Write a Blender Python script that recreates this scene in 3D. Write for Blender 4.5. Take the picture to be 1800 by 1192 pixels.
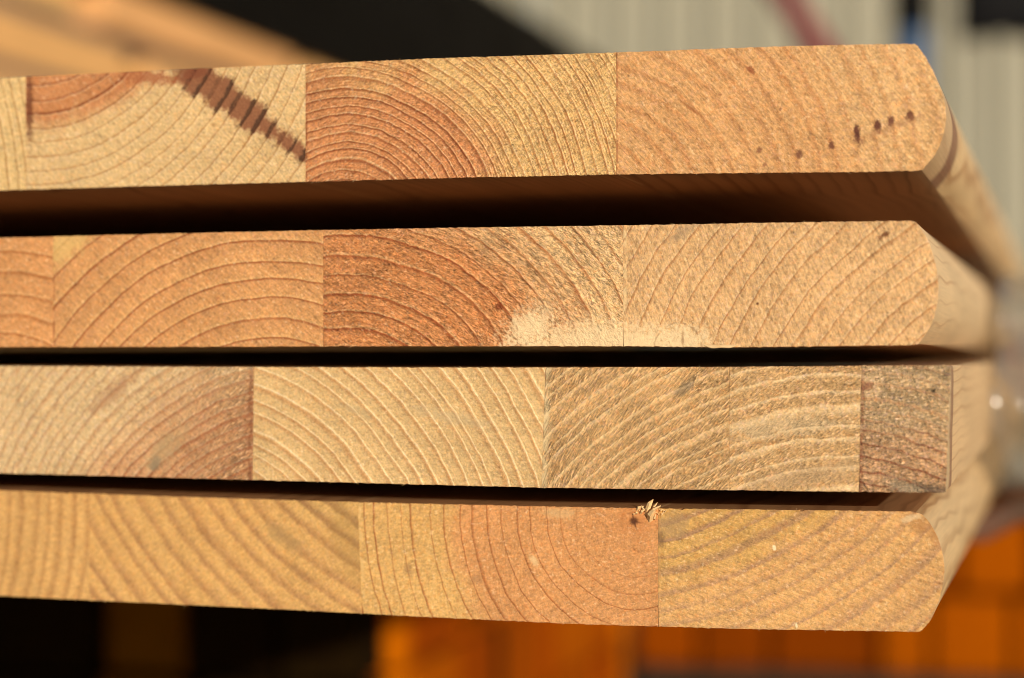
# End grain of four edge-glued pine panels in a stack, low warm sun from the front right.
# Units: metres in the scene, millimetres in the tables below.  X right, Y into the stack, Z up.
# The end faces lie in the plane Y = 0; the camera stands 288 mm in front of them.
import bpy, bmesh, math, random
from mathutils import Matrix, Vector, Euler, noise as mnoise

for o in list(bpy.data.objects): bpy.data.objects.remove(o)
scene = bpy.context.scene
COL = scene.collection
MM = 0.001
rad = math.radians
random.seed(11)

# ------------------------------------------------------------------ camera, sky, sun, exposure
cam_d = bpy.data.cameras.new("camera")
cam = bpy.data.objects.new("camera", cam_d); COL.objects.link(cam)
cam_d.sensor_width = 36.0; cam_d.lens = 69.0
cam_d.clip_start = 0.01; cam_d.clip_end = 500.0
cam.matrix_world = (Matrix.Translation((0, -0.288, 0)) @ Matrix.Rotation(rad(15.7), 4, 'Z')
                    @ Matrix.Rotation(rad(90.56), 4, 'X') @ Matrix.Rotation(rad(-0.2), 4, 'Z'))
cam_d.dof.use_dof = True; cam_d.dof.focus_distance = 0.296; cam_d.dof.aperture_fstop = 9.6
cam_d.dof.aperture_blades = 7
scene.camera = cam

SUN_EL, SUN_AZ = 10.0, 36.0           # degrees above the horizon; degrees to the right of straight behind the camera
world = bpy.data.worlds.new("World"); scene.world = world; world.use_nodes = True
wn = world.node_tree
sky = wn.nodes.new("ShaderNodeTexSky"); sky.sky_type = 'NISHITA'; sky.sun_disc = False
sky.sun_elevation = rad(SUN_EL); sky.sun_rotation = rad(180.0 - SUN_AZ)
wn.nodes["Background"].inputs["Strength"].default_value = 0.10
wn.links.new(sky.outputs[0], wn.nodes["Background"].inputs["Color"])
sun_d = bpy.data.lights.new("sun", 'SUN'); sun_d.energy = 4.0; sun_d.angle = rad(0.5); sun_d.color = (1.0, 0.89, 0.72)
sun = bpy.data.objects.new("sun", sun_d); COL.objects.link(sun)
to_sun = Vector((math.sin(rad(SUN_AZ))*math.cos(rad(SUN_EL)), -math.cos(rad(SUN_AZ))*math.cos(rad(SUN_EL)), math.sin(rad(SUN_EL))))
sun.rotation_euler = (-to_sun).to_track_quat('-Z', 'Y').to_euler()
scene.view_settings.view_transform = 'Standard'; scene.view_settings.look = 'None'
scene.view_settings.exposure = 0.0; scene.view_settings.gamma = 1.0
scene.cycles.use_denoising = True; scene.cycles.sample_clamp_indirect = 2.0
scene.cycles.denoiser = 'OPENIMAGEDENOISE'
scene.cycles.denoising_input_passes = 'RGB_ALBEDO_NORMAL'
scene.cycles.max_bounces = 8
scene.cycles.pixel_filter_type = 'BLACKMAN_HARRIS'; scene.cycles.filter_width = 0.85

# ------------------------------------------------------------------ small node language
class NT:
    """A material's node tree; expressions are floats or sockets wrapped in V."""
    def __init__(s, name):
        s.mat = bpy.data.materials.new(name); s.mat.use_nodes = True
        s.t = s.mat.node_tree; s.t.nodes.clear()
        s.out = s.t.nodes.new("ShaderNodeOutputMaterial")
    def put(s, sock, v):
        if isinstance(v, V): s.t.links.new(v.s, sock)
        elif isinstance(v, (tuple, list)): sock.default_value = (*v, 1.0) if len(sock.default_value) == 4 and len(v) == 3 else tuple(v)
        else: sock.default_value = v
    def m(s, op, *a, clamp=False):
        n = s.t.nodes.new("ShaderNodeMath"); n.operation = op; n.use_clamp = clamp
        for i, x in enumerate(a): s.put(n.inputs[i], x)
        return V(s, n.outputs[0])
    def xyz(s, x, y, z):
        n = s.t.nodes.new("ShaderNodeCombineXYZ")
        for i, q in enumerate((x, y, z)): s.put(n.inputs[i], q)
        return V(s, n.outputs[0])
    def noise(s, x, y, z, scale=1.0, detail=2.0, rough=0.5):
        n = s.t.nodes.new("ShaderNodeTexNoise"); s.put(n.inputs["Vector"], s.xyz(x, y, z))
        n.inputs["Scale"].default_value = scale; n.inputs["Detail"].default_value = detail; n.inputs["Roughness"].default_value = rough
        return V(s, n.outputs["Fac"])
    def white(s, w):
        n = s.t.nodes.new("ShaderNodeTexWhiteNoise"); n.noise_dimensions = '1D'; s.put(n.inputs["W"], w)
        return V(s, n.outputs["Value"])
    def cells(s, x, y, z, scale, rnd=1.0):
        n = s.t.nodes.new("ShaderNodeTexVoronoi"); s.put(n.inputs["Vector"], s.xyz(x, y, z))
        n.inputs["Scale"].default_value = scale; n.inputs["Randomness"].default_value = rnd
        return V(s, n.outputs["Distance"]), V(s, n.outputs["Color"])
    def sstep(s, a, b, x):
        n = s.t.nodes.new("ShaderNodeMapRange"); n.interpolation_type = 'SMOOTHSTEP'
        s.put(n.inputs["Value"], x); s.put(n.inputs["From Min"], a); s.put(n.inputs["From Max"], b)
        return V(s, n.outputs["Result"])
    def mix(s, f, a, b):
        n = s.t.nodes.new("ShaderNodeMix"); n.data_type = 'RGBA'; n.clamp_factor = True
        s.put(n.inputs["Factor"], f); s.put(n.inputs[6], a); s.put(n.inputs[7], b)
        return V(s, n.outputs[2])
    def scale(s, c, k):
        n = s.t.nodes.new("ShaderNodeVectorMath"); n.operation = 'SCALE'
        s.put(n.inputs[0], c); s.put(n.inputs["Scale"], k)
        return V(s, n.outputs[0])
    def mul(s, c, d):
        n = s.t.nodes.new("ShaderNodeVectorMath"); n.operation = 'MULTIPLY'
        s.put(n.inputs[0], c); s.put(n.inputs[1], d)
        return V(s, n.outputs[0])
    def coords(s, k=1000.0):
        tc = s.t.nodes.new("ShaderNodeTexCoord"); sp = s.t.nodes.new("ShaderNodeSeparateXYZ")
        s.t.links.new(tc.outputs["Object"], sp.inputs[0])
        return tuple(V(s, sp.outputs[i]) * k for i in range(3))
    def surface(s, color, rough=0.7, spec=0.25, height=None, bump=0.5, dist=0.0001, **kw):
        b = s.t.nodes.new("ShaderNodeBsdfPrincipled")
        s.put(b.inputs["Base Color"], color); s.put(b.inputs["Roughness"], rough); s.put(b.inputs["Specular IOR Level"], spec)
        for k, v in kw.items(): s.put(b.inputs[k], v)
        if height is not None:
            n = s.t.nodes.new("ShaderNodeBump"); n.inputs["Strength"].default_value = bump; n.inputs["Distance"].default_value = dist
            s.put(n.inputs["Height"], height); s.t.links.new(n.outputs[0], b.inputs["Normal"])
        s.t.links.new(b.outputs[0], s.out.inputs[0])
        return s.mat
class V:
    def __init__(v, t, s): v.t, v.s = t, s
    def __add__(a, b): return a.t.m('ADD', a, b)
    __radd__ = __add__
    def __sub__(a, b): return a.t.m('SUBTRACT', a, b)
    def __rsub__(a, b): return a.t.m('SUBTRACT', b, a)
    def __mul__(a, b): return a.t.m('MULTIPLY', a, b)
    __rmul__ = __mul__
    def __truediv__(a, b): return a.t.m('DIVIDE', a, b)

KA = (0.93, 1.03, 1.27)
def A(r, g, b, k=1.0):
    """albedo of a surface that reads as this sRGB colour in the low sun"""
    l = [((c/255.0 + 0.055)/1.055)**2.4 if c > 10 else c/255.0/12.92 for c in (r, g, b)]
    return tuple(min(0.92, l[i]*KA[i]*k) for i in range(3))

# ------------------------------------------------------------------ wood
def rings(T, x, y, z, p):
    """growth rings about the pith p['c']: ring fraction, latewood, light ridge, radius, ring number"""
    sd = p['seed']*13.7
    w1 = p.get('warp', 0.7)
    wx = (T.noise(x + sd, y*0.05, z, 0.07, 2) - 0.5)*(2*w1)
    wz = (T.noise(x, y*0.05 + sd, z + 31.0, 0.07, 2) - 0.5)*(2*w1)
    w2 = p.get('wav', 0.10)
    wr = (T.noise(x + 5.0, y*0.03, z + sd, 0.45, 3) - 0.5)*(2*w2*3.0)
    dx = x + wx - p['c'][0]
    dz = (z + wz - p['c'][1])*p.get('ky', 1.0)
    r0 = T.m('SQRT', dx*dx + dz*dz)
    r = r0 + wr
    if 'along' in p: r = r + (T.noise(x*0.2, y + sd, z*0.2, 0.012, 2) - 0.5)*p['along']
    q = r*(1.0/p['sp'])
    q = q + (T.noise(q, sd, 0.0, 0.55, 1) - 0.5)*(2*p.get('irr', 0.6))
    f = T.m('FRACT', q); n = T.m('FLOOR', q)
    lw, soft = p.get('lw', 0.35), p.get('soft', 0.06)
    late = T.sstep(1 - lw, 1 - lw*p.get('lk', 0.25), f)*(1.0 - T.sstep(1 - soft, 1.0, f))
    ridge = 1.0 - T.sstep(0.0, p.get('rw', 0.16), f)
    return f, late, ridge, r0, n

def end_grain(name, p, org):
    T = NT(name); x, y, z = T.coords()
    p = dict(p); p['c'] = (p['c'][0] - org[0], p['c'][1] - org[2]); sd = p['seed']*13.7
    X, Z = x + org[0], z + org[2]                                   # stack coordinates for the marks
    f, late, ridge, r, n = rings(T, x, y, z, p)
    ringv = T.white(n + sd)
    if 'fade' in p: late = late*(0.12 + 0.88*T.sstep(p['fade'][0], p['fade'][1], r))
    patch = T.sstep(0.30, 0.62, T.noise(x, sd, z, 0.35, 3))
    lf = late*(0.68 + 0.32*ringv)*(1.0 - p.get('patchy', 0.28)*(1.0 - patch))*p.get('ls', 0.85)
    col = T.mix(lf, T.mix(f*p.get('tone', 0.35), p['early'], p.get('early2', p['early'])), p['late'])
    if 'heart' in p:
        rh, w = p['heart'][:2]
        hm = T.sstep(rh + w, rh - w, r + (T.noise(x, sd, z + 9.0, 0.16, 3) - 0.5)*p.get('hn', 10.0))
        hc = T.mix(late*(0.68 + 0.32*ringv)*(1.0 - 0.5*p.get('patchy', 0.28)*(1.0 - patch))*p.get('hls', 0.95), p['heart'][2], p['heart'][3])
        col = T.mix(hm*p.get('hf', 1.0), col, hc)
    if 'ridge' in p: col = T.mix(ridge*(0.35 + 0.65*T.noise(x, z, sd, 1.1, 2))*p.get('rs', 0.6), col, p['ridge'])
    # fibre speckle, saw hatch, torn fibres
    a = rad(p.get('hatch', -50.0)); ca, sa = math.cos(a), math.sin(a)
    u, v = x*ca + z*sa, z*ca - x*sa
    hat = T.noise(u*0.42, sd, v*1.9, 1.6, 3, 0.65)
    fine = T.noise(x, sd + 3.0, z, 2.5, 4, 0.75)
    mid = T.noise(x, sd + 7.0, z, 1.1, 3, 0.65)
    blot = T.noise(x, sd + 11.0, z, 0.11, 3)
    hue = T.noise(x, sd + 29.0, z, 1.5, 3, 0.7); hue2 = T.noise(x, sd + 31.0, z, 0.16, 4, 0.6)
    k = p.get('speck', 1.0)*0.72
    col = T.mix(T.sstep(0.50, 0.70, hue)*0.75*k, col, T.mul(col, (1.02, 0.78, 0.62)))
    col = T.mix(T.sstep(0.50, 0.30, hue)*0.7*k, col, T.mul(col, (0.88, 0.90, 1.10)))
    col = T.mix(T.sstep(0.45, 0.75, hue2)*0.35, col, T.mul(col, (0.93, 0.86, 0.78)))
    if 'fr' in p:
        f2 = T.m('FRACT', r*(p.get('frn', 3.3)/p['sp']) + T.noise(x, sd, z, 0.25, 2)*2.0)
        l2 = T.sstep(0.62, 0.85, f2)*(1.0 - T.sstep(0.92, 1.0, f2))*T.sstep(0.40, 0.60, T.noise(x, sd + 5.0, z, 0.22, 2))
        col = T.mix(l2*p['fr'], col, p['late'])
    hue3 = T.noise(x, sd + 37.0, z, 2.0, 2, 0.6)
    col = T.mix(T.sstep(0.52, 0.68, hue3)*0.5*k, col, T.mul(col, (1.06, 1.0, 1.40)))
    val = 1.0 + (fine - 0.5)*(1.9*k) + (hat - 0.5)*(1.25*p.get('hk', 1.0)*k) + (mid - 0.5)*(0.75*k) + (blot - 0.5)*0.35
    val = val - T.sstep(0.58, 0.68, T.noise(u*0.6, sd + 17.0, v*1.2, 2.0, 3, 0.65))*(0.30*k)
    fleck = T.sstep(0.585, 0.68, T.noise(u*0.7, sd + 23.0, v, 1.9, 3, 0.65))
    tht = T.m('ARCTAN2', z - p['c'][1], x - p['c'][0])*r
    ray = T.noise(r*0.16, sd + 47.0, tht*1.3, 1.6, 2, 0.6)
    val = val + (ray - 0.5)*(0.55*k)
    height = fine*0.7 + ray*0.25 + hat*0.6*p.get('hk', 1.0) + mid*0.6 + lf*p.get('lh', 0.5) + ridge*p.get('rh', 0.15)
    if p.get('torn', 0):
        area = T.sstep(*p['torn_x'], X) if 'torn_x' in p else 1.0
        tn = T.noise(r*1.7, sd + 2.0, tht*1.35, 1.25, 3, 0.65)
        bead = (T.sstep(0.34, 0.66, tn) - 0.5)*(1.0 - late*0.85)*(T.noise(x, sd + 41.0, z, 0.3, 2)*1.6)*area
        height = height + bead*p['torn']*1.3
        val = val + bead*(0.62*p['torn'])
        fleck = T.m('MAXIMUM', fleck, T.sstep(0.34, 0.50, bead)*p['torn'])
    col = T.scale(col, T.m('MAXIMUM', val, 0.25))
    col = T.mix(fleck*p.get('fleck', 0.75), col, T.mix(0.28, T.mul(col, (1.26, 1.30, 1.38)), A(255, 224, 170)))
    jag = (T.noise(X, sd, Z, 0.8, 3, 0.7) - 0.5)
    jag2 = (T.noise(X, sd + 40.0, Z, 2.2, 2, 0.6) - 0.5)
    E = dict(T=T, X=X, Z=Z, late=late, f=f, r=r, jag=jag, jag2=jag2, fine=fine, n=n, ringv=ringv, ridge=ridge, h=height)
    for mark in p.get('marks', ()): col = mark(E, col)
    return T.surface(col, 0.78, 0.22, E['h'], p.get('bump', 0.55), 0.00026)

def m_spot(c, rx, rz, ang, color, amt=0.8, edge=0.6, jag=2.2):
    """a stain with an uneven outline"""
    def go(E, col):
        T = E['T']; a = rad(ang); dx, dz = E['X'] - c[0], E['Z'] - c[1]
        u = (dx*math.cos(a) + dz*math.sin(a))*(1/rx); v = (dz*math.cos(a) - dx*math.sin(a))*(1/rz)
        d = T.m('SQRT', u*u + v*v) + E['jag']*jag + E['jag2']*(0.5*jag)
        return T.mix(T.sstep(1.0 + edge*0.5, 1.0 - edge, d)*amt, col, color)
    return go
def m_wedge(a, b, wa, wb, color, dark, amt=0.93):
    """a resin streak from a to b, half width wa to wb, its latewood darker"""
    def go(E, col):
        T = E['T']; L = math.hypot(b[0]-a[0], b[1]-a[1]); ux, uz = (b[0]-a[0])/L, (b[1]-a[1])/L
        dx, dz = E['X'] - a[0], E['Z'] - a[1]
        t = (dx*ux + dz*uz)*(1/L); s = dz*ux - dx*uz
        # the edge steps along the rings
        seg = T.sstep(0.54, 0.72, E['f'] + E['jag']*0.5)*(1.0 - T.sstep(0.90, 1.0, E['f']))
        wid = wa + (wb - wa)*t + (seg - 0.5)*0.5 + E['jag']*3.2 + (E['ringv'] - 0.5)*1.0
        m = T.sstep(-0.55, 0.85, wid - T.m('ABSOLUTE', s))*T.sstep(-0.06, 0.04, t)
        c = T.mix(seg*0.9*T.sstep(-0.25, 0.45, E['ringv'] + E['jag']*1.5), color, dark)
        c = T.scale(c, 0.45 + 1.1*E['fine'])
        return T.mix(m*amt, col, c)
    return go
def m_arc(c, rx, rz, width, color, amt=0.8, zmin=None):
    def go(E, col):
        T = E['T']; u, v = (E['X'] - c[0])*(1/rx), (E['Z'] - c[1])*(1/rz)
        d = T.m('ABSOLUTE', T.m('SQRT', u*u + v*v) - 1.0 + E['jag']*0.16)
        m = T.sstep(width, width*0.25, d)*T.sstep(0.38, 0.52, T.noise(E['X'], 1.0, E['Z'], 0.9, 2))
        return T.mix(m*amt, col, color)
    return go
def m_dust(c, rx, rz, ang, color, amt=0.9):
    """sawdust packed over the grain"""
    def go(E, col):
        T = E['T']; a = rad(ang); dx, dz = E['X'] - c[0], E['Z'] - c[1]
        u = (dx*math.cos(a) + dz*math.sin(a))*(1/rx); v = (dz*math.cos(a) - dx*math.sin(a))*(1/rz)
        d = T.m('SQRT', u*u + v*v) + E['jag']*1.5 + E['jag2']*1.6
        cc = T.scale(color, 0.78 + 0.52*E['fine'])
        m = T.sstep(1.35, 0.35, d); E['h'] = E['h']*(1.0 - m*0.5) + m*(0.9 + 0.8*E['jag'])
        return T.mix(m*amt, col, cc)
    return go
def m_star(c, s, color, arms=((100, 1.3), (215, 0.9), (-12, 1.2), (-70, 1.5))):
    def go(E, col):
        T = E['T']; dx, dz = E['X'] - c[0], E['Z'] - c[1]
        d = T.m('SQRT', dx*dx + dz*dz); m = T.sstep(s, s*0.25, d + E['jag']*0.5)
        for a, L in arms:
            ux, uz = math.cos(rad(a)), math.sin(rad(a)); t = dx*ux + dz*uz; w = T.m('ABSOLUTE', dz*ux - dx*uz)
            m = T.m('MAXIMUM', m, T.sstep(0.34, 0.10, w + T.m('MAXIMUM', t, 0.0)*(0.16/L))*T.sstep(L*1.5*s, 0.2, t)*T.sstep(-0.1, 0.1, t))
        return T.mix(m*0.9, col, color)
    return go
def m_seam(pts, color, w=0.12, amt=0.6):
    """glue line flecks along a joint"""
    def go(E, col):
        T = E['T']; (x0, z0), (x1, z1) = pts; k = (x1 - x0)/(z1 - z0)
        d = T.m('ABSOLUTE', E['X'] - x0 - (E['Z'] - z0)*k + E['jag2']*0.25)
        return T.mix(T.sstep(w, w*0.3, d)*amt*T.sstep(0.4, 0.55, T.noise(E['X'], 4.0, E['Z'], 0.8, 2)), col, color)
    return go

def long_grain(name, p, org, c1, c2, band=None):
    """planed long faces: the same rings seen along the fibre"""
    T = NT(name); x, y, z = T.coords()
    p = dict(p); p['c'] = (p['c'][0] - org[0], p['c'][1] - org[2]); p['along'] = p.get('sp', 2.0)*6.0; p['warp'] = 2.0; p['wav'] = 0.03
    f, late, ridge, r, n = rings(T, x, y, z, p)
    col = T.mix(late*0.9*(0.4 + 0.6*T.white(n)), c1, c2)
    streak = T.noise(x*3.0, y*0.06, z*3.0, 1.0, 3, 0.6)
    blot = T.noise(x, y*0.15, z, 0.12, 3)
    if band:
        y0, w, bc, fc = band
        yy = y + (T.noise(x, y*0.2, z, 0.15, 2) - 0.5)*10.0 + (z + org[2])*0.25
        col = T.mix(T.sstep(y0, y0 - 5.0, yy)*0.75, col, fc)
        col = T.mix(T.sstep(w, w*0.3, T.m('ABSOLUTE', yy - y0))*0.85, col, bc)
    col = T.scale(col, 1.0 + (streak - 0.5)*0.35 + (blot - 0.5)*0.5)
    return T.surface(col, 0.5, 0.4, streak, 0.15, 0.0001)

def plain_wood(name, c1, c2, scale=1.0, rough=0.7, axis=1):
    T = NT(name); x, y, z = T.coords()
    q = [x*0.05, y*0.05, z*0.05]; q[axis] = q[axis]*0.08
    g = T.noise(q[0], q[1], q[2], 1.6*scale, 4, 0.6); b = T.noise(x, y, z, 0.006*scale, 3)
    col = T.mix(T.sstep(0.35, 0.7, g)*0.6, c1, c2)
    col = T.scale(col, 0.75 + 0.5*b)
    return T.surface(col, rough, 0.25 if rough < 0.95 else 0.04, g, 0.3, 0.0004)

# ------------------------------------------------------------------ object helpers
def link(name, me, mats=(), parent=None, loc=(0, 0, 0)):
    for m in mats: me.materials.append(m)
    o = bpy.data.objects.new(name, me); COL.objects.link(o); o.location = loc
    if parent is not None: o.parent = parent
    return o
def thing(name, label, cat, loc=(0, 0, 0), group=None, rot=0.0):
    o = bpy.data.objects.new(name, None); COL.objects.link(o); o.location = loc; o.rotation_euler = (0, 0, rot)
    o.empty_display_size = 0.02
    return tag(o, label, cat, group)
def tag(o, label, cat, group=None):
    o['label'] = label; o['category'] = cat
    if group: o['group'] = group
    return o
def bm_mesh(bm, name, smooth=False):
    me = bpy.data.meshes.new(name); bmesh.ops.recalc_face_normals(bm, faces=bm.faces); bm.to_mesh(me); bm.free()
    if smooth:
        for q in me.polygons: q.use_smooth = True
    return me
def box_bm(x0, x1, y0, y1, z0, z1, bev=0.0, seg=1, bm=None):
    bm = bm or bmesh.new()
    g = bmesh.ops.create_cube(bm, size=1.0)
    for v in g['verts']:
        v.co = ((x0+x1)/2 + v.co.x*(x1-x0), (y0+y1)/2 + v.co.y*(y1-y0), (z0+z1)/2 + v.co.z*(z1-z0))
    if bev:
        es = list({e for v in g['verts'] for e in v.link_edges})
        bmesh.ops.bevel(bm, geom=es, offset=bev, segments=seg, affect='EDGES', profile=0.5)
    return bm
def tube_bm(path, radii, seg=10, bm=None):
    bm = bm or bmesh.new(); prev = None; rings_ = []
    for i, pt in enumerate(path):
        pt = Vector(pt); d = (Vector(path[min(i+1, len(path)-1)]) - Vector(path[max(i-1, 0)])).normalized()
        n = d.orthogonal().normalized() if prev is None else (prev - d*prev.dot(d)).normalized(); prev = n
        b = d.cross(n)
        rings_.append([bm.verts.new(pt + (n*math.cos(2*math.pi*k/seg) + b*math.sin(2*math.pi*k/seg))*radii[i]) for k in range(seg)])
    for a, c in zip(rings_, rings_[1:]):
        for k in range(seg): bm.faces.new((a[k], a[(k+1) % seg], c[(k+1) % seg], c[k]))
    bm.faces.new(rings_[0][::-1]); bm.faces.new(rings_[-1])
    return bm

# ------------------------------------------------------------------ setting
T = NT("yard_ground"); x, y, z = T.coords(1.0)
g1, g2 = T.noise(x, y, z, 60.0, 4, 0.65), T.noise(x, y, z, 2.5, 3)
ground = link("ground", bm_mesh(box_bm(-80, 80, -20, 120, -0.6, -0.244), "ground"),
              [T.surface(T.scale(T.mix(g1, (0.045, 0.034, 0.024), (0.08, 0.062, 0.045)), 0.7 + 0.6*g2), 0.9, 0.2, g1, 0.6, 0.004)])
ground['kind'] = 'structure'

# ------------------------------------------------------------------ the four panels
L = 640.0            # length of the panels
LEFT = -560.0        # their far left edge, outside the picture
def interp(pts, x):
    if x <= pts[0][0]: return pts[0][1] if x < pts[0][0] - 1 else pts[0][1]
    for (a, za), (b, zb) in zip(pts, pts[1:]):
        if x <= b: return za + (zb - za)*(x - a)/(b - a)
    return pts[-1][1]
def chaikin(p, n=2):
    for _ in range(n):
        q = [p[0]]
        for a, b in zip(p, p[1:]):
            q += [(a[0]*.75 + b[0]*.25, a[1]*.75 + b[1]*.25), (a[0]*.25 + b[0]*.75, a[1]*.25 + b[1]*.75)]
        p = q + [p[-1]]
    return p
def stave_mesh(name, top, bottom, xl, xr, profile, y0, org, rng, fray=1.0, back=L):
    """one stave of a panel: sawn front with a frayed arris, planed long faces"""
    step = 0.45
    xlt, xlb = xl; xrt, xrb = xr
    def run(a, b, pts):
        n = max(2, int(abs(b - a)/step)); return [(a + (b - a)*i/n, interp(pts, a + (b - a)*i/n)) for i in range(n + 1)]
    low = run(xlb, xrb, bottom)
    up = run(xrt, xlt, top)
    if profile: side = chaikin([low[-1]] + profile + [up[0]], 2)[1:-1]
    else:
        side = [(xrb + (xrt - xrb)*t, low[-1][1] + (up[0][1] - low[-1][1])*t) for t in (0.2, 0.4, 0.6, 0.8)]
    lef = [(xlt + (xlb - xlt)*t, up[-1][1] + (low[0][1] - up[-1][1])*t) for t in (0.25, 0.5, 0.75)]
    loop = low + side + up + lef
    N = len(loop)
    nor = []
    for i in range(N):
        a, b = loop[i-1], loop[(i+1) % N]; dx, dz = b[0]-a[0], b[1]-a[1]; l = math.hypot(dx, dz) or 1
        nor.append((dz/l, -dx/l))
    def J(s): return rng.gauss(0, s)*fray
    bm = bmesh.new()
    def ring(y, off, jit):
        out = []
        for i, (px, pz) in enumerate(loop):
            edge = 1.0 if (i < len(low) or len(low)+len(side) <= i < N-3 or profile and i < len(low)+len(side)) else 0.35
            d = (off if edge == 1.0 else max(off, -0.03)*0.6) + (J(jit)*edge*(1.0 if edge == 1.0 else 0.3) if jit else 0)
            if jit and edge == 1 and rng.random() < 0.06: d += rng.uniform(-0.22, 0.02)*fray
            out.append(bm.verts.new(((px + nor[i][0]*d - org[0])*MM, (y0 + y + (J(jit*0.5) if jit and y else 0) - org[1])*MM, (pz + nor[i][1]*d - org[2])*MM)))
        return out
    r0 = ring(0.0, -0.07, 0.03); r1 = ring(0.08, -0.012, 0.028); r2 = ring(1.2, -0.012, 0.0); r3 = ring(back, -0.012, 0.0)
    f0 = bm.faces.new(r0); f0.material_index = 0
    for a, b, mi in ((r0, r1, 0), (r1, r2, 1), (r2, r3, 1)):
        for i in range(N):
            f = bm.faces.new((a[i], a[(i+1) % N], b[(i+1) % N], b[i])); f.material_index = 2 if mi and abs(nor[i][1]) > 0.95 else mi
    f3 = bm.faces.new(r3[::-1]); f3.material_index = 0
    return bm_mesh(bm, name)

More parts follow.
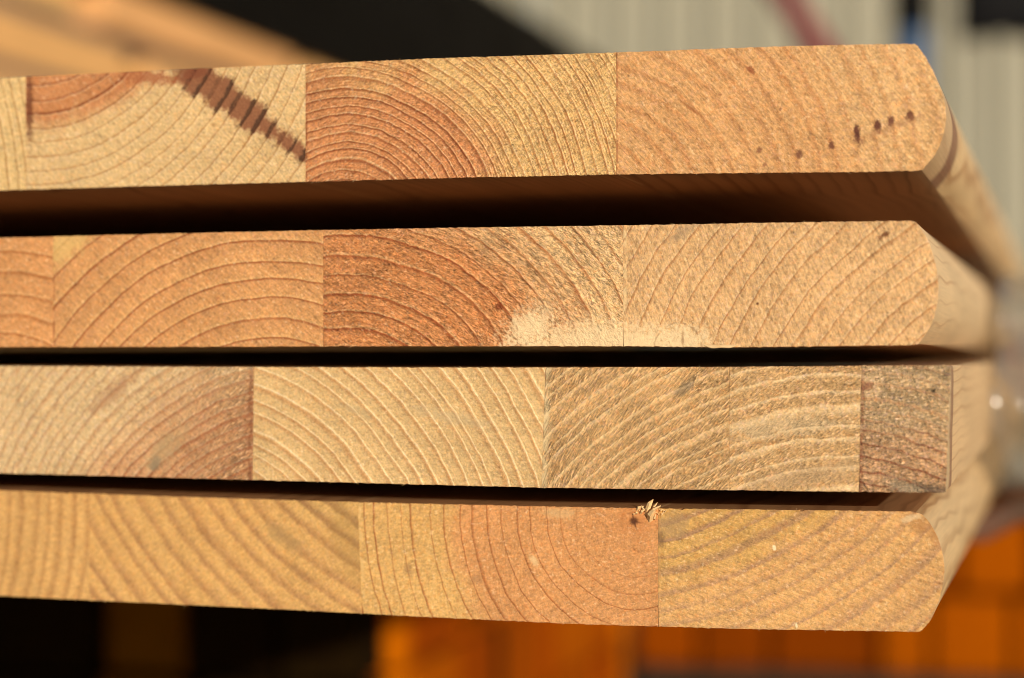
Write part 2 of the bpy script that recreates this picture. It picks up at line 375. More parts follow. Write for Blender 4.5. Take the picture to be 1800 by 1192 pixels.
PALE = A(222, 184, 126)
BOARDS = [
 dict(label="topmost panel, its end marked by a dark resin streak and a row of spots", y=0.0,
  top=[(-168.39, 46.46), (-140.69, 46.49), (-114.53, 46.43), (-89.89, 46.31), (-64.53, 45.95), (-41.65, 45.74), (-29.21, 45.50), (-20.75, 45.18)],
  bottom=[(-168.41, 27.89), (-140.73, 27.89), (-114.58, 27.81), (-89.95, 27.74), (-64.61, 27.54), (-37.56, 27.05), (-29.30, 26.86), (-20.69, 26.77)],
  profile=[(-19.72, 26.82), (-19.40, 26.98), (-17.46, 29.21), (-16.41, 31.80), (-15.99, 34.48), (-16.30, 36.95), (-17.32, 40.02), (-18.67, 42.87), (-20.03, 44.90), (-20.43, 45.17)],
  cuts=[((-163.69, 46.45), (-163.71, 27.95)), ((-114.53, 46.43), (-114.58, 27.81)), ((-64.53, 45.95), (-64.61, 27.45))],
  staves=[
   dict(seed=1, c=(-246.71, 21.48), sp=1.75, lw=0.3, early=A(216,176,112), late=A(168,116,58), warp=0.3, ridge=A(236,202,142)),
   dict(seed=2, c=(-161.06, 63.60), sp=2.35, irr=0.5, lw=0.22, soft=0.05, ls=0.8, early=A(214,174,114), early2=A(212,168,106), late=A(160,104,50), ridge=A(236,204,150), rs=0.35,
        heart=(26.0, 3.2, A(192,126,74), A(118,50,22)), hn=13.0, hatch=-48, warp=0.5, lh=0.3,
        marks=[m_wedge((-135.21, 46.80), (-113.52, 31.18), 3.4, 1.2, A(136,80,50), A(56,22,14)), m_spot((-162.96, 41.28), 0.7, 7.0, 0, A(96,42,24), 0.75),
               m_spot((-134.71, 45.86), 4.2, 1.6, 5, A(120,58,34), 0.6), m_spot((-141.50, 45.33), 5.0, 1.2, -6, A(164,90,52), 0.8)]),
   dict(seed=3, c=(-108.61, 18.30), sp=1.42, irr=0.7, lw=0.38, soft=0.08, ls=0.8, early=A(220,172,104), late=A(160,90,40), ridge=A(244,206,142), rs=0.75,
        fr=0.55, heart=(27.5, 5.0, A(208,137,82), A(118,48,18)), hls=0.9, hn=16.0, hatch=35, warp=0.8, wav=0.09, bump=0.8, speck=1.15, torn=0.4, lh=0.45, marks=[m_seam(((-114.34, 46.16),(-114.39, 27.98)), A(120,58,30), 0.16, 0.6)]),
   dict(seed=4, c=(-69.29, 21.40), sp=3.0, irr=0.5, lw=0.55, soft=0.2, ls=0.5, early=A(214,164,104), late=A(186,124,72), warp=1.3, wav=0.2,
        heart=(41.5, 6.5, A(210,154,94), A(182,116,64)), hls=0.6, hn=14.0, hatch=-48, hk=1.3, bump=0.6, early2=A(208,156,94), ridge=A(228,178,118), rs=0.3,
        marks=[m_seam(((-64.36, 45.68),(-64.43, 27.70)), A(160,92,52), 0.22, 0.6), m_spot((-28.70, 32.38), 0.52, 1.6, 8, A(92,46,34), 0.95), m_spot((-25.76, 33.44), 0.55, 1.1, 10, A(96,50,36), 0.95), m_spot((-23.88, 34.12), 0.6, 0.75, 0, A(104,56,42), 0.9),
               m_spot((-21.13, 34.76), 0.65, 0.75, 0, A(100,52,38), 0.9), m_spot((-32.40, 30.93), 0.42, 0.9, 5, A(112,64,44), 0.9), m_spot((-37.13, 29.75), 0.7, 0.8, 20, A(112,64,44), 0.85),
               m_spot((-42.98, 30.52), 0.45, 0.55, 0, A(130,76,50), 0.8), m_spot((-42.23, 28.24), 0.4, 0.5, 0, A(140,86,58), 0.75), m_spot((-44.19, 42.41), 0.85, 0.42, -40, A(140,70,40), 0.8),
               m_spot((-39.85, 36.45), 0.3, 0.3, 0, A(130,80,55), 0.7), m_spot((-48.86, 38.90), 0.35, 0.25, 0, A(140,80,50), 0.7), m_spot((-53.31, 37.13), 2.4, 0.25, -38, A(158,92,50), 0.7),
               m_spot((-24.38, 32.90), 5.2, 0.7, 20, A(158,104,66), 0.45)]),
  ]),
 dict(label="second panel from the top, with pale sawdust caked along the lower edge of its end", y=-1.0,
  top=[(-167.84, 20.05), (-140.25, 20.13), (-113.92, 20.13), (-89.66, 20.05), (-63.37, 19.83), (-41.63, 19.74), (-20.98, 19.57)],
  bottom=[(-167.86, 2.13), (-137.30, 1.98), (-108.28, 1.93), (-80.68, 1.79), (-63.45, 1.70), (-47.59, 1.46), (-33.42, 1.55), (-21.23, 1.66)],
  profile=[(-20.43, 1.74), (-19.95, 1.90), (-18.01, 4.82), (-17.28, 7.91), (-17.18, 11.00), (-17.80, 14.44), (-18.82, 17.23), (-20.17, 19.22), (-20.65, 19.52)],
  cuts=[((-158.19, 20.04), (-158.21, 2.08)), ((-111.26, 20.16), (-111.31, 1.94)), ((-63.37, 19.83), (-63.45, 1.70))],
  staves=[
   dict(seed=5, c=(-166.83, -15.57), sp=3.3, lw=0.25, early=A(208,144,84), late=A(164,96,46), ridge=A(230,176,112), hatch=-30, warp=0.5),
   dict(seed=6, c=(-120.25, -21.36), ky=1.06, sp=3.28, irr=0.28, lw=0.17, soft=0.04, ls=0.95, early=A(210,150,88), early2=A(198,136,80), tone=0.9, late=A(146,74,34), ridge=A(236,186,116), rs=0.5,
        hatch=-42, hk=1.3, warp=0.7, wav=0.06, marks=[m_seam(((-157.98, 19.66),(-158.01, 2.45)), A(150,80,40), 0.2, 0.7), m_spot((-156.24, 18.52), 5.5, 2.6, 35, A(222,180,104), 0.6)]),
   dict(seed=7, c=(-107.38, -14.00), sp=2.75, irr=0.55, lw=0.22, soft=0.05, ls=0.9, early=A(228,180,118), late=A(164,94,44), ridge=A(240,192,126), rs=0.6,
        fr=0.5, frn=4.0, heart=(39.0, 7.0, A(210,137,78), A(138,62,28)), hn=12.0, hatch=-32, hk=1.7, torn=0.6, bump=0.9, speck=1.15, warp=0.8, wav=0.12,
        marks=[m_dust((-69.13, 1.99), 13.5, 4.0, 3, A(238,200,144), 0.8), m_dust((-77.98, 4.71), 3.0, 4.6, -50, A(238,200,144), 0.8), m_spot((-82.63, 7.95), 0.7, 0.5, 0, A(136,60,30), 0.8)]),
   dict(seed=8, c=(2.18, -21.86), sp=2.75, irr=0.4, lw=0.2, soft=0.05, ls=0.75, early=A(214,166,108), early2=A(208,156,96), late=A(160,100,52), ridge=A(236,196,138), rs=0.4,
        hatch=-68, hk=1.25, warp=1.0, wav=0.09, speck=1.1,
        marks=[m_seam(((-63.11, 19.49),(-63.18, 2.13)), A(236,198,138), 0.5, 0.6), m_dust((-60.41, 1.77), 9.0, 3.3, 0, A(238,200,144), 0.8), m_dust((-53.96, 2.42), 4.2, 2.2, 0, A(228,192,138), 0.75), m_arc((-55.08, 1.41), 3.6, 3.7, 0.06, A(120,76,44), 0.4),
               m_arc((-62.49, 1.44), 1.9, 2.6, 0.06, A(140,96,56), 0.1), m_spot((-54.39, 2.76), 0.25, 1.3, 0, A(130,84,46), 0.6), m_spot((-24.78, 17.68), 0.9, 0.4, 40, A(110,62,34), 0.9),
               m_spot((-54.32, 18.62), 3.2, 0.9, 30, A(150,124,92), 0.45), m_spot((-43.27, 7.87), 0.25, 0.25, 0, A(90,50,30), 0.9)]),
  ]),
 dict(label="third panel from the top, torn pale end grain and a square grey-stained right corner", y=0.0,
  top=[(-168.44, -0.95), (-137.79, -1.16), (-108.67, -1.31), (-75.59, -1.42), (-47.77, -1.40), (-28.46, -1.27), (-16.51, -1.22)],
  bottom=[(-168.46, -18.62), (-145.84, -18.89), (-124.06, -19.15), (-99.34, -19.43), (-75.66, -19.70), (-47.69, -19.63), (-28.56, -19.60), (-17.01, -19.50)],
  profile=[(-16.53, -19.50), (-16.37, -19.17), (-16.27, -15.74), (-16.00, -10.85), (-15.82, -5.95), (-15.63, -1.87), (-15.71, -1.30)],
  cuts=[((-123.43, -1.23), (-123.67, -19.14)), ((-75.68, -1.42), (-76.37, -19.71)), ((-47.60, -1.40), (-47.69, -19.63)), ((-28.30, -1.27), (-28.72, -19.60))],
  staves=[
   dict(seed=9, c=(-116.39, -41.91), sp=1.72, irr=0.6, lw=0.5, soft=0.12, ls=0.7, early=A(214,176,120), late=A(176,124,78), ridge=A(232,198,148), rs=0.5,
        heart=(41.0, 7.0, A(206,150,98), A(156,94,56)), hn=9.0, hatch=-40, hk=0.6, torn=1.0, torn_x=((-143.80, -6.23)[0], (-125.97, -6.19)[0]), bump=0.8, warp=0.9, wav=0.12,
        marks=[m_seam(((-123.92, -1.50),(-124.15, -18.79)), A(124,66,38), 0.5, 0.55), m_spot((-138.81, -14.42), 5.0, 2.0, 52, A(184,150,100), 0.6), m_spot((-140.31, -16.72), 1.6, 0.9, 60, A(120,108,84), 0.55), m_spot((-124.03, -10.24), 1.3, 8.0, 0, A(160,92,54), 0.3),
               m_spot((-147.84, -5.32), 5.5, 1.4, 38, A(160,100,66), 0.4)]),
   dict(seed=10, c=(-133.90, -38.87), sp=2.15, irr=0.65, lw=0.4, soft=0.1, ls=0.7, early=A(216,174,112), early2=A(212,166,106), late=A(186,124,68), ridge=A(246,214,158), rs=0.85, rw=0.14,
        hatch=-40, hk=0.5, warp=0.6, wav=0.08, rh=0.9, bump=0.8, marks=[m_spot((-90.08, -9.17), 7.0, 1.0, -12, A(196,166,118), 0.5), m_spot((-106.32, -8.10), 3.5, 0.8, -20, A(186,156,108), 0.5)]),
   dict(seed=11, c=(-29.75, -59.61), sp=1.85, irr=0.8, lw=0.5, soft=0.12, ls=0.8, early=A(224,172,108), late=A(230,190,130), ridge=A(226,186,128), rs=0.12, hatch=50, hk=0.4,
        torn=0.85, bump=1.0, lh=0.7, warp=0.8, wav=0.12, speck=1.2, patchy=0.3,
        marks=[m_seam(((-75.41, -1.60),(-76.11, -19.45)), A(240,206,146), 0.8, 0.7), m_spot((-54.18, -4.34), 2.0, 0.8, 40, A(130,110,80), 0.6), m_spot((-75.06, -2.80), 1.2, 1.0, 40, A(140,112,76), 0.5), m_spot((-75.80, -9.10), 1.0, 6.0, 0, A(236,200,140), 0.4)]),
   dict(seed=11, c=(-29.75, -59.61), sp=2.3, irr=0.9, lw=0.55, soft=0.12, ls=0.85, early=A(220,170,108), late=A(230,192,134), ridge=A(224,186,130), rs=0.12, hatch=0, hk=0.4,
        torn=0.8, bump=0.9, lh=0.7, warp=0.9, wav=0.14, speck=1.2, patchy=0.25, marks=[m_spot((-39.41, -10.17), 9.0, 1.5, 8, A(224,190,138), 0.55), m_spot((-36.12, -17.22), 10.0, 1.6, 12, A(196,158,112), 0.5)]),
   dict(seed=12, c=(-34.58, -57.55), sp=1.75, irr=0.6, lw=0.35, soft=0.1, ls=0.7, early=A(232,188,130), late=A(150,90,52), ridge=A(224,184,136), rs=0.4, hatch=-80, hk=0.9, torn=0.9,
        bump=1.2, wav=0.2, speck=1.3, heart=(48.0, 3.5, A(230,174,118), A(122,62,36)), hls=1.1, hn=8.0,
        marks=[m_seam(((-28.06, -1.69),(-28.48, -19.18)), A(150,84,54), 0.4, 0.6), m_spot((-17.31, -2.03), 7.0, 1.6, -8, A(112,94,68), 0.3, 0.6, 1.2), m_spot((-16.93, -5.14), 3.5, 0.5, -15, A(110,82,56), 0.3, 0.6, 1.2), m_spot((-17.25, -19.26), 4.5, 1.0, -10, A(84,76,62), 0.7, 0.6, 1.2),
               m_spot((-27.50, -4.33), 0.9, 0.7, 0, A(140,62,40), 0.7), m_spot((-21.74, -19.08), 4.0, 1.2, -20, A(196,172,132), 0.6), m_spot((-18.05, -4.89), 0.35, 0.35, 0, A(40,30,24), 0.8)]),
  ]),
 dict(label="lowest panel of the stack, ochre end with dark pith and a broken splinter", y=5.0,
  top=[(-171.39, -21.80), (-140.22, -22.31), (-110.61, -22.70), (-82.45, -22.86), (-62.66, -22.87), (-38.46, -22.74), (-21.81, -22.66)],
  bottom=[(-171.41, -39.47), (-145.34, -39.82), (-120.36, -40.15), (-96.42, -40.56), (-73.44, -40.87), (-47.06, -40.76), (-20.92, -40.29)],
  profile=[(-20.59, -40.23), (-20.18, -40.01), (-19.12, -38.81), (-18.13, -36.79), (-17.38, -34.28), (-16.88, -31.78), (-17.11, -28.88), (-17.91, -26.16), (-19.20, -23.86), (-20.50, -22.80)],
  cuts=[((-154.88, -22.02), (-154.90, -39.74)), ((-107.92, -22.75), (-107.21, -40.37)), ((-59.40, -22.81), (-59.48, -40.75))],
  staves=[
   dict(seed=13, c=(-215.60, -24.23), sp=2.45, irr=0.4, lw=0.72, lk=0.3, soft=0.24, ls=0.75, early=A(210,158,90), late=A(164,112,62), hatch=30, warp=0.6, wav=0.1, bump=0.3, speck=0.7, fleck=0.15),
   dict(seed=14, c=(-81.94, 16.03), sp=3.15, irr=0.5, lw=0.72, lk=0.3, soft=0.22, ls=0.8, early=A(212,160,90), early2=A(206,150,86), late=A(156,106,64), hatch=40, warp=0.8, wav=0.16, bump=0.4, speck=0.85,
        heart=(53.0, 4.0, A(210,162,92), A(148,106,64)), fleck=0.2, marks=[m_spot((-120.33, -28.60), 4.0, 1.6, -30, A(160,126,76), 0.5), m_spot((-109.48, -29.72), 3.5, 7.0, 20, A(170,126,66), 0.4)]),
   dict(seed=15, fade=(5.0, 17.0), c=(-63.11, -24.52), sp=2.35, irr=1.2, lw=0.2, soft=0.05, ls=1.0, early=A(214,163,92), late=A(152,82,36), heart=(29.0, 3.0, A(208,144,84), A(156,88,42)), hn=9.0, hatch=15, hk=0.8,
        warp=0.7, wav=0.09, bump=0.45, marks=[m_seam(((-107.54, -23.01),(-106.83, -40.09)), A(228,182,112), 0.35, 0.6), m_spot((-62.84, -24.51), 3.0, 3.2, 0, A(190,116,60), 0.55, 0.9), m_star((-63.20, -24.87), 1.0, A(70,34,20)), m_spot((-79.01, -31.23), 0.5, 1.1, 35, A(232,194,134), 0.6),
               m_spot((-88.20, -34.28), 1.0, 0.8, 0, A(160,110,70), 0.5), m_spot((-99.40, -33.07), 0.7, 1.2, 20, A(140,100,66), 0.5), m_spot((-74.73, -23.86), 3.2, 1.0, 0, A(222,184,124), 0.4)]),
   dict(seed=16, c=(-71.92, 25.39), sp=2.75, irr=0.8, lw=0.52, lk=0.3, soft=0.14, ls=0.68, early=A(214,160,94), early2=A(206,148,90), late=A(172,128,88), ridge=A(212,164,98), rs=0.2, hatch=-20, hk=0.8,
        warp=0.8, wav=0.12, bump=0.6, heart=(62.0, 3.0, A(206,156,84), A(166,122,84)),
        marks=[m_seam(((-59.23, -23.07),(-59.30, -40.48)), A(196,140,84), 0.3, 0.6), m_spot((-57.39, -25.53), 3.0, 2.0, 15, A(166,130,86), 0.6), m_spot((-58.89, -27.72), 0.6, 1.4, 0, A(110,80,50), 0.6), m_spot((-41.79, -28.45), 0.28, 0.4, 0, A(246,220,168), 0.8), m_spot((-38.54, -39.96), 0.2, 0.45, 0, A(250,224,170), 0.8),
               m_spot((-20.18, -24.80), 3.2, 1.4, -35, A(170,116,66), 0.55), m_spot((-21.40, -23.57), 1.8, 0.5, 20, A(240,206,150), 0.5)]),
  ]),
]
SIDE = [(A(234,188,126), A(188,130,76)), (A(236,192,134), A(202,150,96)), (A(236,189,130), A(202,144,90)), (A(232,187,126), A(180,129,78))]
panels = []
for bi, B in enumerate(BOARDS):
    rng = random.Random(100 + bi)
    zb = min(q[1] for q in B['bottom'])
    org = (-290.0, B['y'], zb)
    root = thing("glued_panel", B['label'], "wood panel", Vector(org)*MM, "glued pine panels bound into a stack")
    panels.append((root, org, B))
    c1, c2 = SIDE[bi]
    cuts = [((LEFT, LEFT))] + [(a[0], b[0]) for a, b in B['cuts']] + [(B['top'][-1][0], B['bottom'][-1][0])]
    nst = len(B['staves']); edges = cuts[1:]
    # staves in view
    for si, p in enumerate(B['staves']):
        xr = edges[si]
        if si == 0: xl = (edges[0][0] - 42.0,)*2
        else: xl = edges[si-1]
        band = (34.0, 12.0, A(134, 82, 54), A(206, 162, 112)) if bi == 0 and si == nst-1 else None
        if bi == 2 and si == nst-1: band = (5.0, 5.0, A(156, 108, 76), A(212, 174, 122))
        me = stave_mesh("stave", B['top'], B['bottom'], (xl[0] + 0.004, xl[1] + 0.004), (xr[0] - (0.004 if si < nst-1 else 0), xr[1] - (0.004 if si < nst-1 else 0)),
                        B['profile'] if si == nst-1 else None, B['y'] + rng.uniform(-0.03, 0.03), org, rng, 1.0, L)
        link("stave", me, [end_grain("end_grain", p, org), long_grain("planed_grain", p, org, c1, c2, band), long_grain("planed_face_shaded", p, org, A(196,140,86), A(150,98,54))], root)  # tops and undersides get darker wood: the gaps' shade is put into the colour
    # the rest of the panel, out of the picture on the left
    x = edges[0][0] - 42.0; k = 0
    pe = dict(B['staves'][0]); me_ = end_grain("end_grain", dict(pe, seed=30 + bi), org); ml_ = long_grain("planed_grain", pe, org, c1, c2); mf_ = long_grain("planed_face_shaded", pe, org, A(196,140,86), A(150,98,54))
    while x > LEFT:
        xl = max(LEFT, x - rng.uniform(38, 46))
        if xl - LEFT < 15: xl = LEFT
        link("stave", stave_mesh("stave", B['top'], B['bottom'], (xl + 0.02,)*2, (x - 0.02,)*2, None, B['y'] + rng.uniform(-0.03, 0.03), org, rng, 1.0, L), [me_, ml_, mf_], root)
        x = xl; k += 1

# saw fibres hanging from the cut edges: one part per panel
def fibre_bm(bm, p, d, l, w):
    p, d = Vector(p), Vector(d).normalized(); s = d.orthogonal().normalized()
    c = Vector((rng.uniform(-1, 1), rng.uniform(-1, 0.3), rng.uniform(-1, 1)))*0.35
    path = [p, p + d*l*0.5 + c*l*0.25, p + d*l + c*l*0.6]
    tube_bm([q*MM for q in path], [w*MM, w*0.7*MM, w*0.15*MM], 4, bm)
T = NT("torn_fibre"); x, y, z = T.coords(); fibre_mat = T.surface(T.mix(T.noise(x, y, z, 0.5, 2), A(240, 204, 146), A(206, 156, 96)), 0.7, 0.2)
for bi, (root, org, B) in enumerate(panels):
    rng = random.Random(300 + bi); bm = bmesh.new(); xr = B['top'][-1][0]
    for i in range(110):
        px = rng.uniform(-175, xr)
        up = rng.random() < 0.45
        pz = interp(B['top' if up else 'bottom'], px)
        d = (rng.uniform(-0.8, 0.8), rng.uniform(-0.9, 0.1), (0.8 if up else -0.8)*rng.random())
        fibre_bm(bm, (px - org[0], rng.uniform(0, 0.15), pz - org[2] + (-0.06 if up else 0.06)), d, rng.uniform(0.15, 0.42)*(1.8 if rng.random() < 0.08 else 1), rng.uniform(0.015, 0.03))
    o = link("saw_fibre", bm_mesh(bm, "saw_fibre"), [fibre_mat], root); o['kind'] = 'stuff'

# splinter on the bottom panel, peeling shaving on the second
def sliver(name, root, org, pts, radii, mat=fibre_mat, seg=8):
    bm = tube_bm([Vector(((q[0]-org[0])*MM, (q[1]-org[1])*MM, (q[2]-org[2])*MM)) for q in pts], [r*MM for r in radii], seg)
    return link(name, bm_mesh(bm, name, seg > 5), [mat], root)
root, org, B = panels[3]
sx, sz = (-60.90, -23.87)
rs = random.Random(78)
T = NT('splinter_wood'); x, y, z = T.coords(); splinter_mat = T.surface(T.mix(T.noise(x, y, z, 1.6, 3, 0.7), A(255, 222, 158), A(226, 158, 88)), 0.75, 0.2)
for pts, rr in (
    (((0.1,0.3,-1.3),(0.4,-0.7,-0.4),(1.2,-1.4,0.5),(2.3,-1.7,1.1)), (0.55,0.62,0.42,0.12)),
    (((-0.3,0.4,-0.6),(-0.1,-0.3,0.5),(0.4,-0.5,1.3),(0.75,-0.5,1.9)), (0.5,0.6,0.42,0.06)),
    (((0.6,0.5,0.2),(1.0,-0.2,0.8),(1.5,-0.4,1.4)), (0.4,0.32,0.06)),
    (((-2.0,0.3,-0.2),(-1.5,-0.2,0.5),(-0.7,-0.3,0.75)), (0.25,0.3,0.08)),
    (((0.9,0.3,-1.1),(1.0,-0.4,-0.9),(1.3,-0.7,-0.3)), (0.3,0.26,0.08)),
    (((-1.4,0.3,-0.5),(-0.9,-0.4,0.0),(-0.5,-0.5,0.35)), (0.3,0.28,0.07)),
    (((1.9,0.4,-0.7),(2.1,-0.2,-0.4),(2.5,-0.3,0.0)), (0.25,0.22,0.05)),
    ):
    sliver("splinter", root, org, [(sx + q[0] + rs.uniform(-.1, .1), 5.0 + q[1], sz + 0.9 + q[2] - 0.4 + rs.uniform(-.1, .1)) for q in pts], [r*0.8*rs.uniform(0.75, 1.2) for r in rr], mat=splinter_mat, seg=5)
rs = random.Random(77)
for i in range(22):
    bx, bz = rs.uniform(-2.6, 2.2), rs.uniform(-0.5, 0.1)
    dx, dz, ln = rs.uniform(-0.5, 0.9), rs.uniform(0.1, 1.0), rs.uniform(0.5, 1.4)
    p0 = (sx + bx, 5.25, sz + 0.85 + bz - 0.4)
    p1 = (p0[0] + dx*ln*0.5, 5.0 - ln*0.35, p0[2] + dz*ln*0.55); p2 = (p0[0] + dx*ln, 5.0 - ln*0.4 + rs.uniform(-0.2, 0.2), p0[2] + dz*ln*0.9)
    w = rs.uniform(0.05, 0.15); sliver("splinter", root, org, [p0, p1, p2], (w, w*0.8, w*0.15), mat=splinter_mat, seg=5)
root, org, B = panels[1]
sx, sz = (-48.86, 1.55)
bm = bmesh.new(); n = 26; rows = []
for i in range(n + 1):
    t = i/n; xx = sx - 2.4 + 5.2*t; d = math.sin(math.pi*t)**0.7
    rows.append([bm.verts.new(((xx - org[0])*MM, (-1.05 - 0.10*j*d - org[1])*MM, (sz + 0.35 - (0.55 + 0.12*math.sin(9*t))*d*j/3 - org[2])*MM)) for j in range(4)])
for a, b in zip(rows, rows[1:]):
    for j in range(3): bm.faces.new((a[j], b[j], b[j+1], a[j+1]))
sh = link("shaving", bm_mesh(bm, "shaving", True), [fibre_mat], root)
md = sh.modifiers.new("thickness", 'SOLIDIFY'); md.thickness = 0.00006

# spacer laths between the panels, deep in the stack
lath_mat = plain_wood("lath_wood", (0.34, 0.22, 0.12), (0.22, 0.13, 0.06), 1.0, 0.7, 0)
names = ["upper", "middle", "lower"]
for gi in range(3):
    zt = min(q[1] for q in BOARDS[gi]['bottom']); zl = max(q[1] for q in BOARDS[gi+1]['top'])
    for yy, where in ((300.0, "nearer"), (560.0, "farther")):
        o = link("spacer_lath", bm_mesh(box_bm((LEFT+20)*MM, (-20.5 if gi == 1 else -48.0)*MM, 0, 30*MM, 0, (zt - zl)*MM, 0.0004), "spacer_lath"), [lath_mat], None, (0, yy*MM, zl*MM))
        tag(o, "%s thin wooden lath in the dark %s gap of the stack" % (where, names[gi]), "wood strip", "spacer laths between the panels")

# ------------------------------------------------------------------ plastic film round the back of the stack
def film_mesh():
    path = []   # section from above the top panel, down the right side, under the bottom panel
    zt, zb2 = 21.5, -41.5
    for i in range(16): path.append((-200 + 178*i/15.0, zt + 1.2, 0))
    for i in range(1, 70): path.append((-17.5, zt + (zb2 - zt)*i/70.0, 1))
    for i in range(16): path.append((-22 - 178*i/15.0, zb2 - 1.5, 2))
    bm = bmesh.new(); rows = []; NY = 130
    for (px, pz, k) in path:
        t = (zt - pz)/(zt - zb2)                                    # 0 top .. 1 bottom
        ye = 165 + 60*max(0.0, (0.2 - t)/0.2) + 130*max(0.0, (t - 0.80)/0.2)**1.5 + 12*math.sin(t*9.0)
        if k == 0: ye = 230 + (-20 - px)*0.15
        if k == 2: ye = 270 + (-20 - px)*0.2
        ye += 8*mnoise.noise(Vector((px*0.03, pz*0.06, 3.3)))
        row = []
        for j in range(NY + 1):
            s = j/NY; yy = ye + (630 - ye)*s**1.8
            fl = math.exp(-(yy - ye)/45.0)
            w = mnoise.noise(Vector((yy*0.012, pz*0.05 + px*0.02, 1.7)))*2.6 + mnoise.noise(Vector((yy*0.035 + pz*0.05, pz*0.11, 8.2)))*1.6 + mnoise.noise(Vector((yy*0.09 - pz*0.1, pz*0.22, 4.2)))*0.7
            w += 2.2*mnoise.noise(Vector((yy*0.055 + 0.9*math.sin(pz*0.09), pz*0.03, 6.6)))*math.exp(-(yy - ye)/160.0)
            out = 2.8 + w + min(1.0, max(0.0, t/0.15))*(22.0 + 11.0*mnoise.noise(Vector((pz*0.045, 0.5, 2.0))) + 3.0*mnoise.noise(Vector((pz*0.13, yy*0.02, 9.0))))*(1.0 - math.exp(-(yy - ye)/(9.0 + 3.0*mnoise.noise(Vector((pz*0.05, 3.0, 5.0))))))*math.exp(-(yy - ye)/110.0)
            out = max(0.6, out)
            g = math.exp(-(yy - ye)/40.0)*min(1.0, max(0.0, t/0.15))
            if k == 1: yy += g*(9.0*abs(mnoise.noise(Vector((out*0.10 + pz*0.05, pz*0.045, 3.0)))) + 1.5*mnoise.noise(Vector((out*0.12 - pz*0.06, pz*0.08, 7.0))))
            if k == 0: v = (px, yy, pz + min(out, 3.0)*0.5)
            elif k == 1: v = (px + out, yy, pz)
            else: v = (px, yy, pz - out*0.5)
            row.append(bm.verts.new(Vector(v)*MM))
        rows.append(row)
    for a, b in zip(rows, rows[1:]):
        for j in range(NY): bm.faces.new((a[j], b[j], b[j+1], a[j+1]))
    return bm_mesh(bm, "plastic_film", True)
T = NT("clear_film"); x, y, z = T.coords()
tr = T.t.nodes.new("ShaderNodeBsdfTransparent"); tr.inputs[0].default_value = (0.93, 0.93, 0.92, 1)
gl = T.t.nodes.new("ShaderNodeBsdfGlossy"); gl.inputs["Roughness"].default_value = 0.14; gl.inputs["Color"].default_value = (0.95, 0.95, 0.95, 1)
df = T.t.nodes.new("ShaderNodeBsdfDiffuse"); df.inputs[0].default_value = (0.95, 0.89, 0.82, 1)
bu = T.t.nodes.new("ShaderNodeBump"); bu.inputs["Strength"].default_value = 0.35; bu.inputs["Distance"].default_value = 0.002
T.put(bu.inputs["Height"], T.noise(x*1.0, y*0.5, z, 0.12, 3)); T.t.links.new(bu.outputs[0], gl.inputs["Normal"])
lw = T.t.nodes.new("ShaderNodeLayerWeight"); lw.inputs["Blend"].default_value = 0.35
m1 = T.t.nodes.new("ShaderNodeMixShader"); m2 = T.t.nodes.new("ShaderNodeMixShader")
T.put(m1.inputs[0], 0.08); T.t.links.new(tr.outputs[0], m1.inputs[1]); T.t.links.new(df.outputs[0], m1.inputs[2])
T.put(m2.inputs[0], V(T, lw.outputs["Fresnel"])*0.5 + 0.10); T.t.links.new(m1.outputs[0], m2.inputs[1]); T.t.links.new(gl.outputs[0], m2.inputs[2])
T.t.links.new(m2.outputs[0], T.out.inputs[0])
film = link("plastic_film", film_mesh(), [T.mat])
tag(film, "crinkled clear plastic film wrapped round the right side of the three lower panels", "plastic wrap")

# ------------------------------------------------------------------ lower pile that carries the stack
random.seed(5)
ORANGE = [plain_wood("orange_formwork_a", (0.33, 0.062, 0.000), (0.26, 0.050, 0.0), 1.0, 1.0), plain_wood("orange_formwork_b", (0.39, 0.084, 0.000), (0.30, 0.058, 0.0), 1.3, 1.0),
          plain_wood("orange_formwork_c", (0.28, 0.048, 0.000), (0.23, 0.038, 0.0), 0.8, 1.0)]
zb4 = min(q[1] for q in BOARDS[3]['bottom'])
pack = thing("timber_pack", "low orange timber pack lying in shadow under the panel stack", "timber", (-0.45, 0.66, -0.244))
def in_pack(root, x0, x1, y0, y1, z0, z1, mat, nm="board", bev=0.003):
    c = root.location
    return link(nm, bm_mesh(box_bm(x0 - c.x, x1 - c.x, y0 - c.y, y1 - c.y, z0 - c.z, z1 - c.z, bev, 2), nm), [mat], root)
ztop = zb4*MM - 0.0005
DARKB = plain_wood('shade_dark_bearer', (0.012, 0.006, 0.001), (0.007, 0.003, 0.001), 1.0, 1.0)  # near-black bearers: deep shade below the stack painted into the wood colour
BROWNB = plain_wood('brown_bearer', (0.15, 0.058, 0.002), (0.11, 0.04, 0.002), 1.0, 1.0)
BRIGHT = plain_wood('sunlit_orange', (0.50, 0.125, 0.0), (0.40, 0.09, 0.0), 1.0, 1.0)  # lighter boards: brightly lit strips of the pack painted as colour
hs = [-0.244, -0.190, -0.140, ztop - 0.001]
for li in range(3):
    za, zb_ = hs[li] + (0.001 if li else 0), hs[li+1] - (0.001 if li < 2 else 0)
    xs = [-0.56, -0.50, -0.416, -0.375, -0.33, -0.289]
    for q in range(5):
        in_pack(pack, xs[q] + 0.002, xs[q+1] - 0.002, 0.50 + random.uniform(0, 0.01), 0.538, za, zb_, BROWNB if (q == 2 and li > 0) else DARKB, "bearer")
    y = 0.54
    for w, mt in ((0.022, BRIGHT), (0.075, 0), (0.070, 1), (0.010, DARKB), (0.085, 2), (0.030, 1), (0.105, 0), (0.060, 2), (0.026, BRIGHT)):
        in_pack(pack, -0.54, -0.285 + random.uniform(-0.003, 0.0), y, y + w - 0.004, za, zb_, mt if not isinstance(mt, int) else ORANGE[(mt + li) % 3])
        y += w
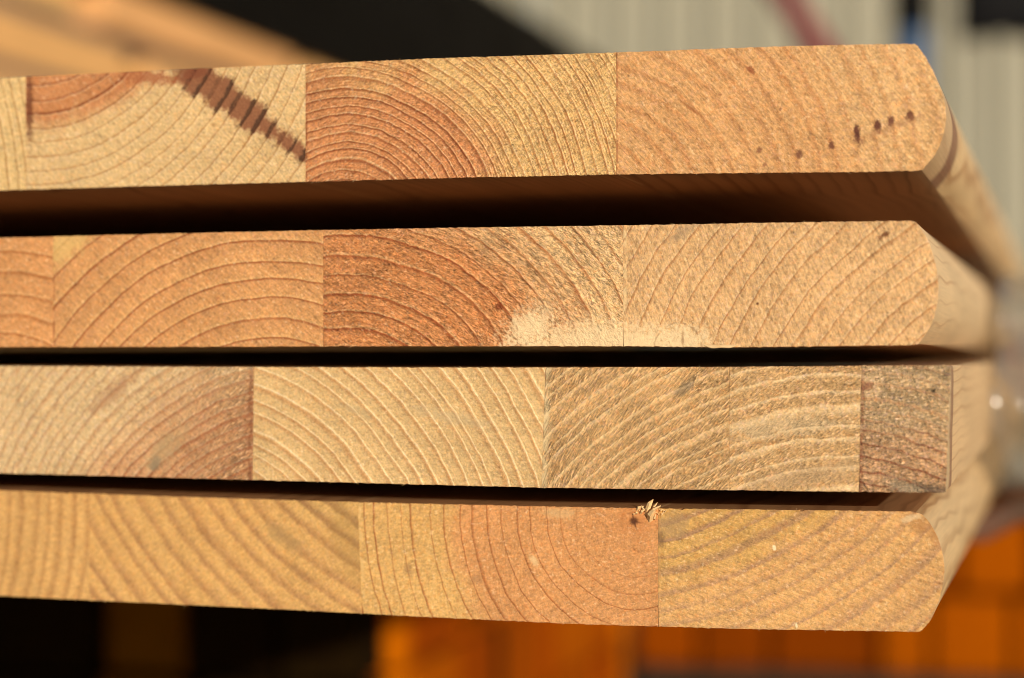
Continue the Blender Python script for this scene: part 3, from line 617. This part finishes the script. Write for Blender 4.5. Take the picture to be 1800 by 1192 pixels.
# frontal row of orange timber ends behind
row = thing("block_pack", "pack of burnt orange timber blocks, blurred, right of the dark gap below the panels", "timber", (-0.08, 1.28, -0.244))
skid_mat = plain_wood("dark_skid", (0.05, 0.03, 0.018), (0.03, 0.018, 0.01), 1.0, 0.8, 0)
ORANGE_D = [plain_wood('burnt_orange', (0.26, 0.050, 0.0), (0.19, 0.032, 0.0), 1.0, 1.0), plain_wood('burnt_orange_light', (0.32, 0.070, 0.0), (0.24, 0.047, 0.0), 1.3, 1.0),
            plain_wood('burnt_orange_dark', (0.19, 0.036, 0.0), (0.13, 0.022, 0.0), 1.0, 1.0)]
in_pack(row, -0.31, 0.20, 1.16, 1.25, -0.244, -0.224, skid_mat, "skid")
for z0, z1, cuts in ((-0.2235, -0.166, (-0.305, -0.256, -0.205, -0.128, -0.092, -0.036, 0.03, 0.11, 0.19)), (-0.1635, -0.106, (-0.303, -0.238, -0.150, -0.072, -0.022, 0.05, 0.12, 0.19))):
    for x0, x1 in zip(cuts, cuts[1:]):
        in_pack(row, x0 + 0.002, x1 - 0.002, 1.12 + random.uniform(-0.012, 0.012), 1.45, z0, z1 + random.uniform(-0.004, 0.002), random.choice(ORANGE_D), "block", 0.004)

# ------------------------------------------------------------------ tall timber pack at the back left, black-wrapped pack on it
PW = [plain_wood("pack_wood_a", A(222,164,96,1.2), A(204,146,84,1.2), 1.0), plain_wood("pack_wood_b", A(220,168,100,1.2), A(202,150,86,1.2), 1.2), plain_wood("pack_wood_c", A(224,162,98,1.2), A(204,144,84,1.2), 0.9)]
spacer_mat = plain_wood('grey_spacer', A(140,112,88), A(120,94,72), 1.0)
tall = thing("timber_pack", "tall pack of light orange boards receding behind the stack at upper left", "timber", (-0.95, 1.8, -0.244))
z = -0.244; k = 0
while z < 0.26:
    z1 = z + 0.0340
    y = 0.85
    while y < 2.9:
        y1 = min(2.95, y + random.choice((0.30, 0.42, 0.55)))
        if k == 11 and y < 1.0: y1 = 1.06
        in_pack(tall, -1.2, -0.70 + random.uniform(-0.004, 0.004), y, y1 - 0.045, z, z1, random.choice(PW), "board", 0.002)
        y = y1
    if z1 < 0.27:
        in_pack(tall, -1.19, -0.706, 0.86, 2.93, z1, z1 + 0.0112, spacer_mat, "spacer", 0.0005)
    z = z1 + 0.0112; k += 1
ztall = z - 0.0112
T = NT("black_wrap"); x, y, zc = T.coords(); wr = T.noise(x, y*0.4, zc, 0.03, 4, 0.6)
wrap_mat = T.surface(T.mix(wr, (0.004, 0.003, 0.002), (0.007, 0.006, 0.005)), 0.7, 0.06, wr, 0.8, 0.01)
bm = bmesh.new()
NU, NV = 60, 9
sec = [(-1.2, 0.0), (-0.690, 0.0), (-0.684, 0.05), (-0.688, 0.10), (-0.694, 0.137), (-0.71, 0.146), (-0.9, 0.15), (-1.2, 0.146)]
rows = []
for i in range(NU + 1):
    yy = 0.85 + 2.05*i/NU
    rows.append([bm.verts.new((px + (0.006*mnoise.noise(Vector((yy*7, pz*20, 1.0))) if pz > 0 and px > -1.0 else 0), yy, ztall + 0.0005 + pz*1.28 + (0.004*mnoise.noise(Vector((yy*5, px*9, 4.0))) if pz > 0.1 else 0))) for px, pz in sec])
for a, b in zip(rows, rows[1:]):
    for j in range(len(sec)): bm.faces.new((a[j], a[(j+1) % len(sec)], b[(j+1) % len(sec)], b[j]))
bm.faces.new(rows[0]); bm.faces.new(rows[-1][::-1])
o = link("wrapped_pack", bm_mesh(bm, "wrapped_pack", False), [wrap_mat])
tag(o, "black plastic wrapped pack lying on top of the tall timber pack", "wrapped timber")

# ------------------------------------------------------------------ shed wall far behind
T = NT("cream_sheet"); x, y, zc = T.coords(1.0); b = T.noise(x, y, zc, 2.0, 3); st = T.noise(x*8.0, y, zc*0.4, 2.0, 3)
sheet_mat = T.surface(T.scale((0.285, 0.272, 0.212), 0.85 + 0.2*b + 0.1*st), 0.6, 0.3)
frame_mat = NT("dark_frame").surface((0.005, 0.005, 0.006), 0.8, 0.05)
glass_mat = NT("dark_glass").surface((0.003, 0.003, 0.004), 0.5, 0.04)
wall = thing("shed_wall", "cream corrugated metal shed wall far behind the panels", "wall", (-0.4, 3.5, -0.244), None, rad(12))
def corrugated(x0, x1, z0, z1, pitch=0.09, depth=0.020):
    bm = bmesh.new(); xs = []; x = x0
    while x < x1 - 1e-6:
        for dx, d in ((0, 0), (0.55, 0), (0.65, 1), (0.9, 1)):
            if x + dx*pitch < x1: xs.append((x + dx*pitch, d*depth))
        x += pitch
    xs.append((x1, 0))
    va = [(bm.verts.new((q, -d, z0)), bm.verts.new((q, -d, z1))) for q, d in xs]
    vb = [(bm.verts.new((q, 0.03, z0)), bm.verts.new((q, 0.03, z1))) for q, d in (xs[0], xs[-1])]
    for a, b in zip(va, va[1:]): bm.faces.new((a[0], b[0], b[1], a[1]))
    bm.faces.new((vb[1][0], vb[0][0], vb[0][1], vb[1][1]))
    return bm_mesh(bm, "wall_sheet")
for x0, x1 in ((-2.6, -1.6), (-1.595, -0.6), (-0.595, 0.215), (0.220, 1.0), (1.005, 2.0)):
    if x0 == 0.220:
        link("wall_sheet", corrugated(x0, x1, 0, 0.850), [sheet_mat], wall)
        link("wall_sheet", corrugated(x0, x1, 1.62, 2.4), [sheet_mat], wall)
        fr = link("window", bm_mesh(box_bm(x0 - 0.003, x1 + 0.003, -0.030, 0.03, 0.851, 1.619, 0.004), "window"), [frame_mat], wall)
        link("pane", bm_mesh(box_bm(x0 + 0.03, x1 - 0.03, -0.034, -0.0305, 0.88, 1.57), "pane"), [glass_mat], fr)
    else: link("wall_sheet", corrugated(x0, x1, 0, 2.4), [sheet_mat], wall)

# red pole and blue post between the stack and the wall
T = NT("red_paint"); x, y, zc = T.coords(1.0)
red_mat = T.surface(T.mix(T.noise(x, y, zc, 8.0, 3), (0.30, 0.055, 0.065), (0.24, 0.04, 0.05)), 0.5, 0.4)
red = link("leaning_pole", bm_mesh(tube_bm([(0, 0, 0), (-0.19, 0.05, 0.30), (-0.62, 0.20, 0.98)], [0.020, 0.020, 0.020], 16), "leaning_pole", True), [red_mat], None, (0.098, 2.45, -0.244))
tag(red, "blurred red pole leaning above the top panel in front of the wall", "pole")
blue_mat = NT("blue_paint").surface((0.045, 0.105, 0.23), 0.45, 0.4)
bp = thing("blue_post", "blurred blue post with a dark cap near the panels' right end", "post", (-0.200, 2.5, -0.244))
link("tube", bm_mesh(tube_bm([(0, 0, 0), (0, 0, 0.70)], [0.021, 0.021], 18), "tube", True), [blue_mat], bp)
link("cap", bm_mesh(tube_bm([(0, 0, 0.70), (0, 0, 0.715), (0, 0, 0.90), (0, 0, 0.91)], [0.022, 0.026, 0.026, 0.020], 18), "cap", True), [frame_mat], bp)
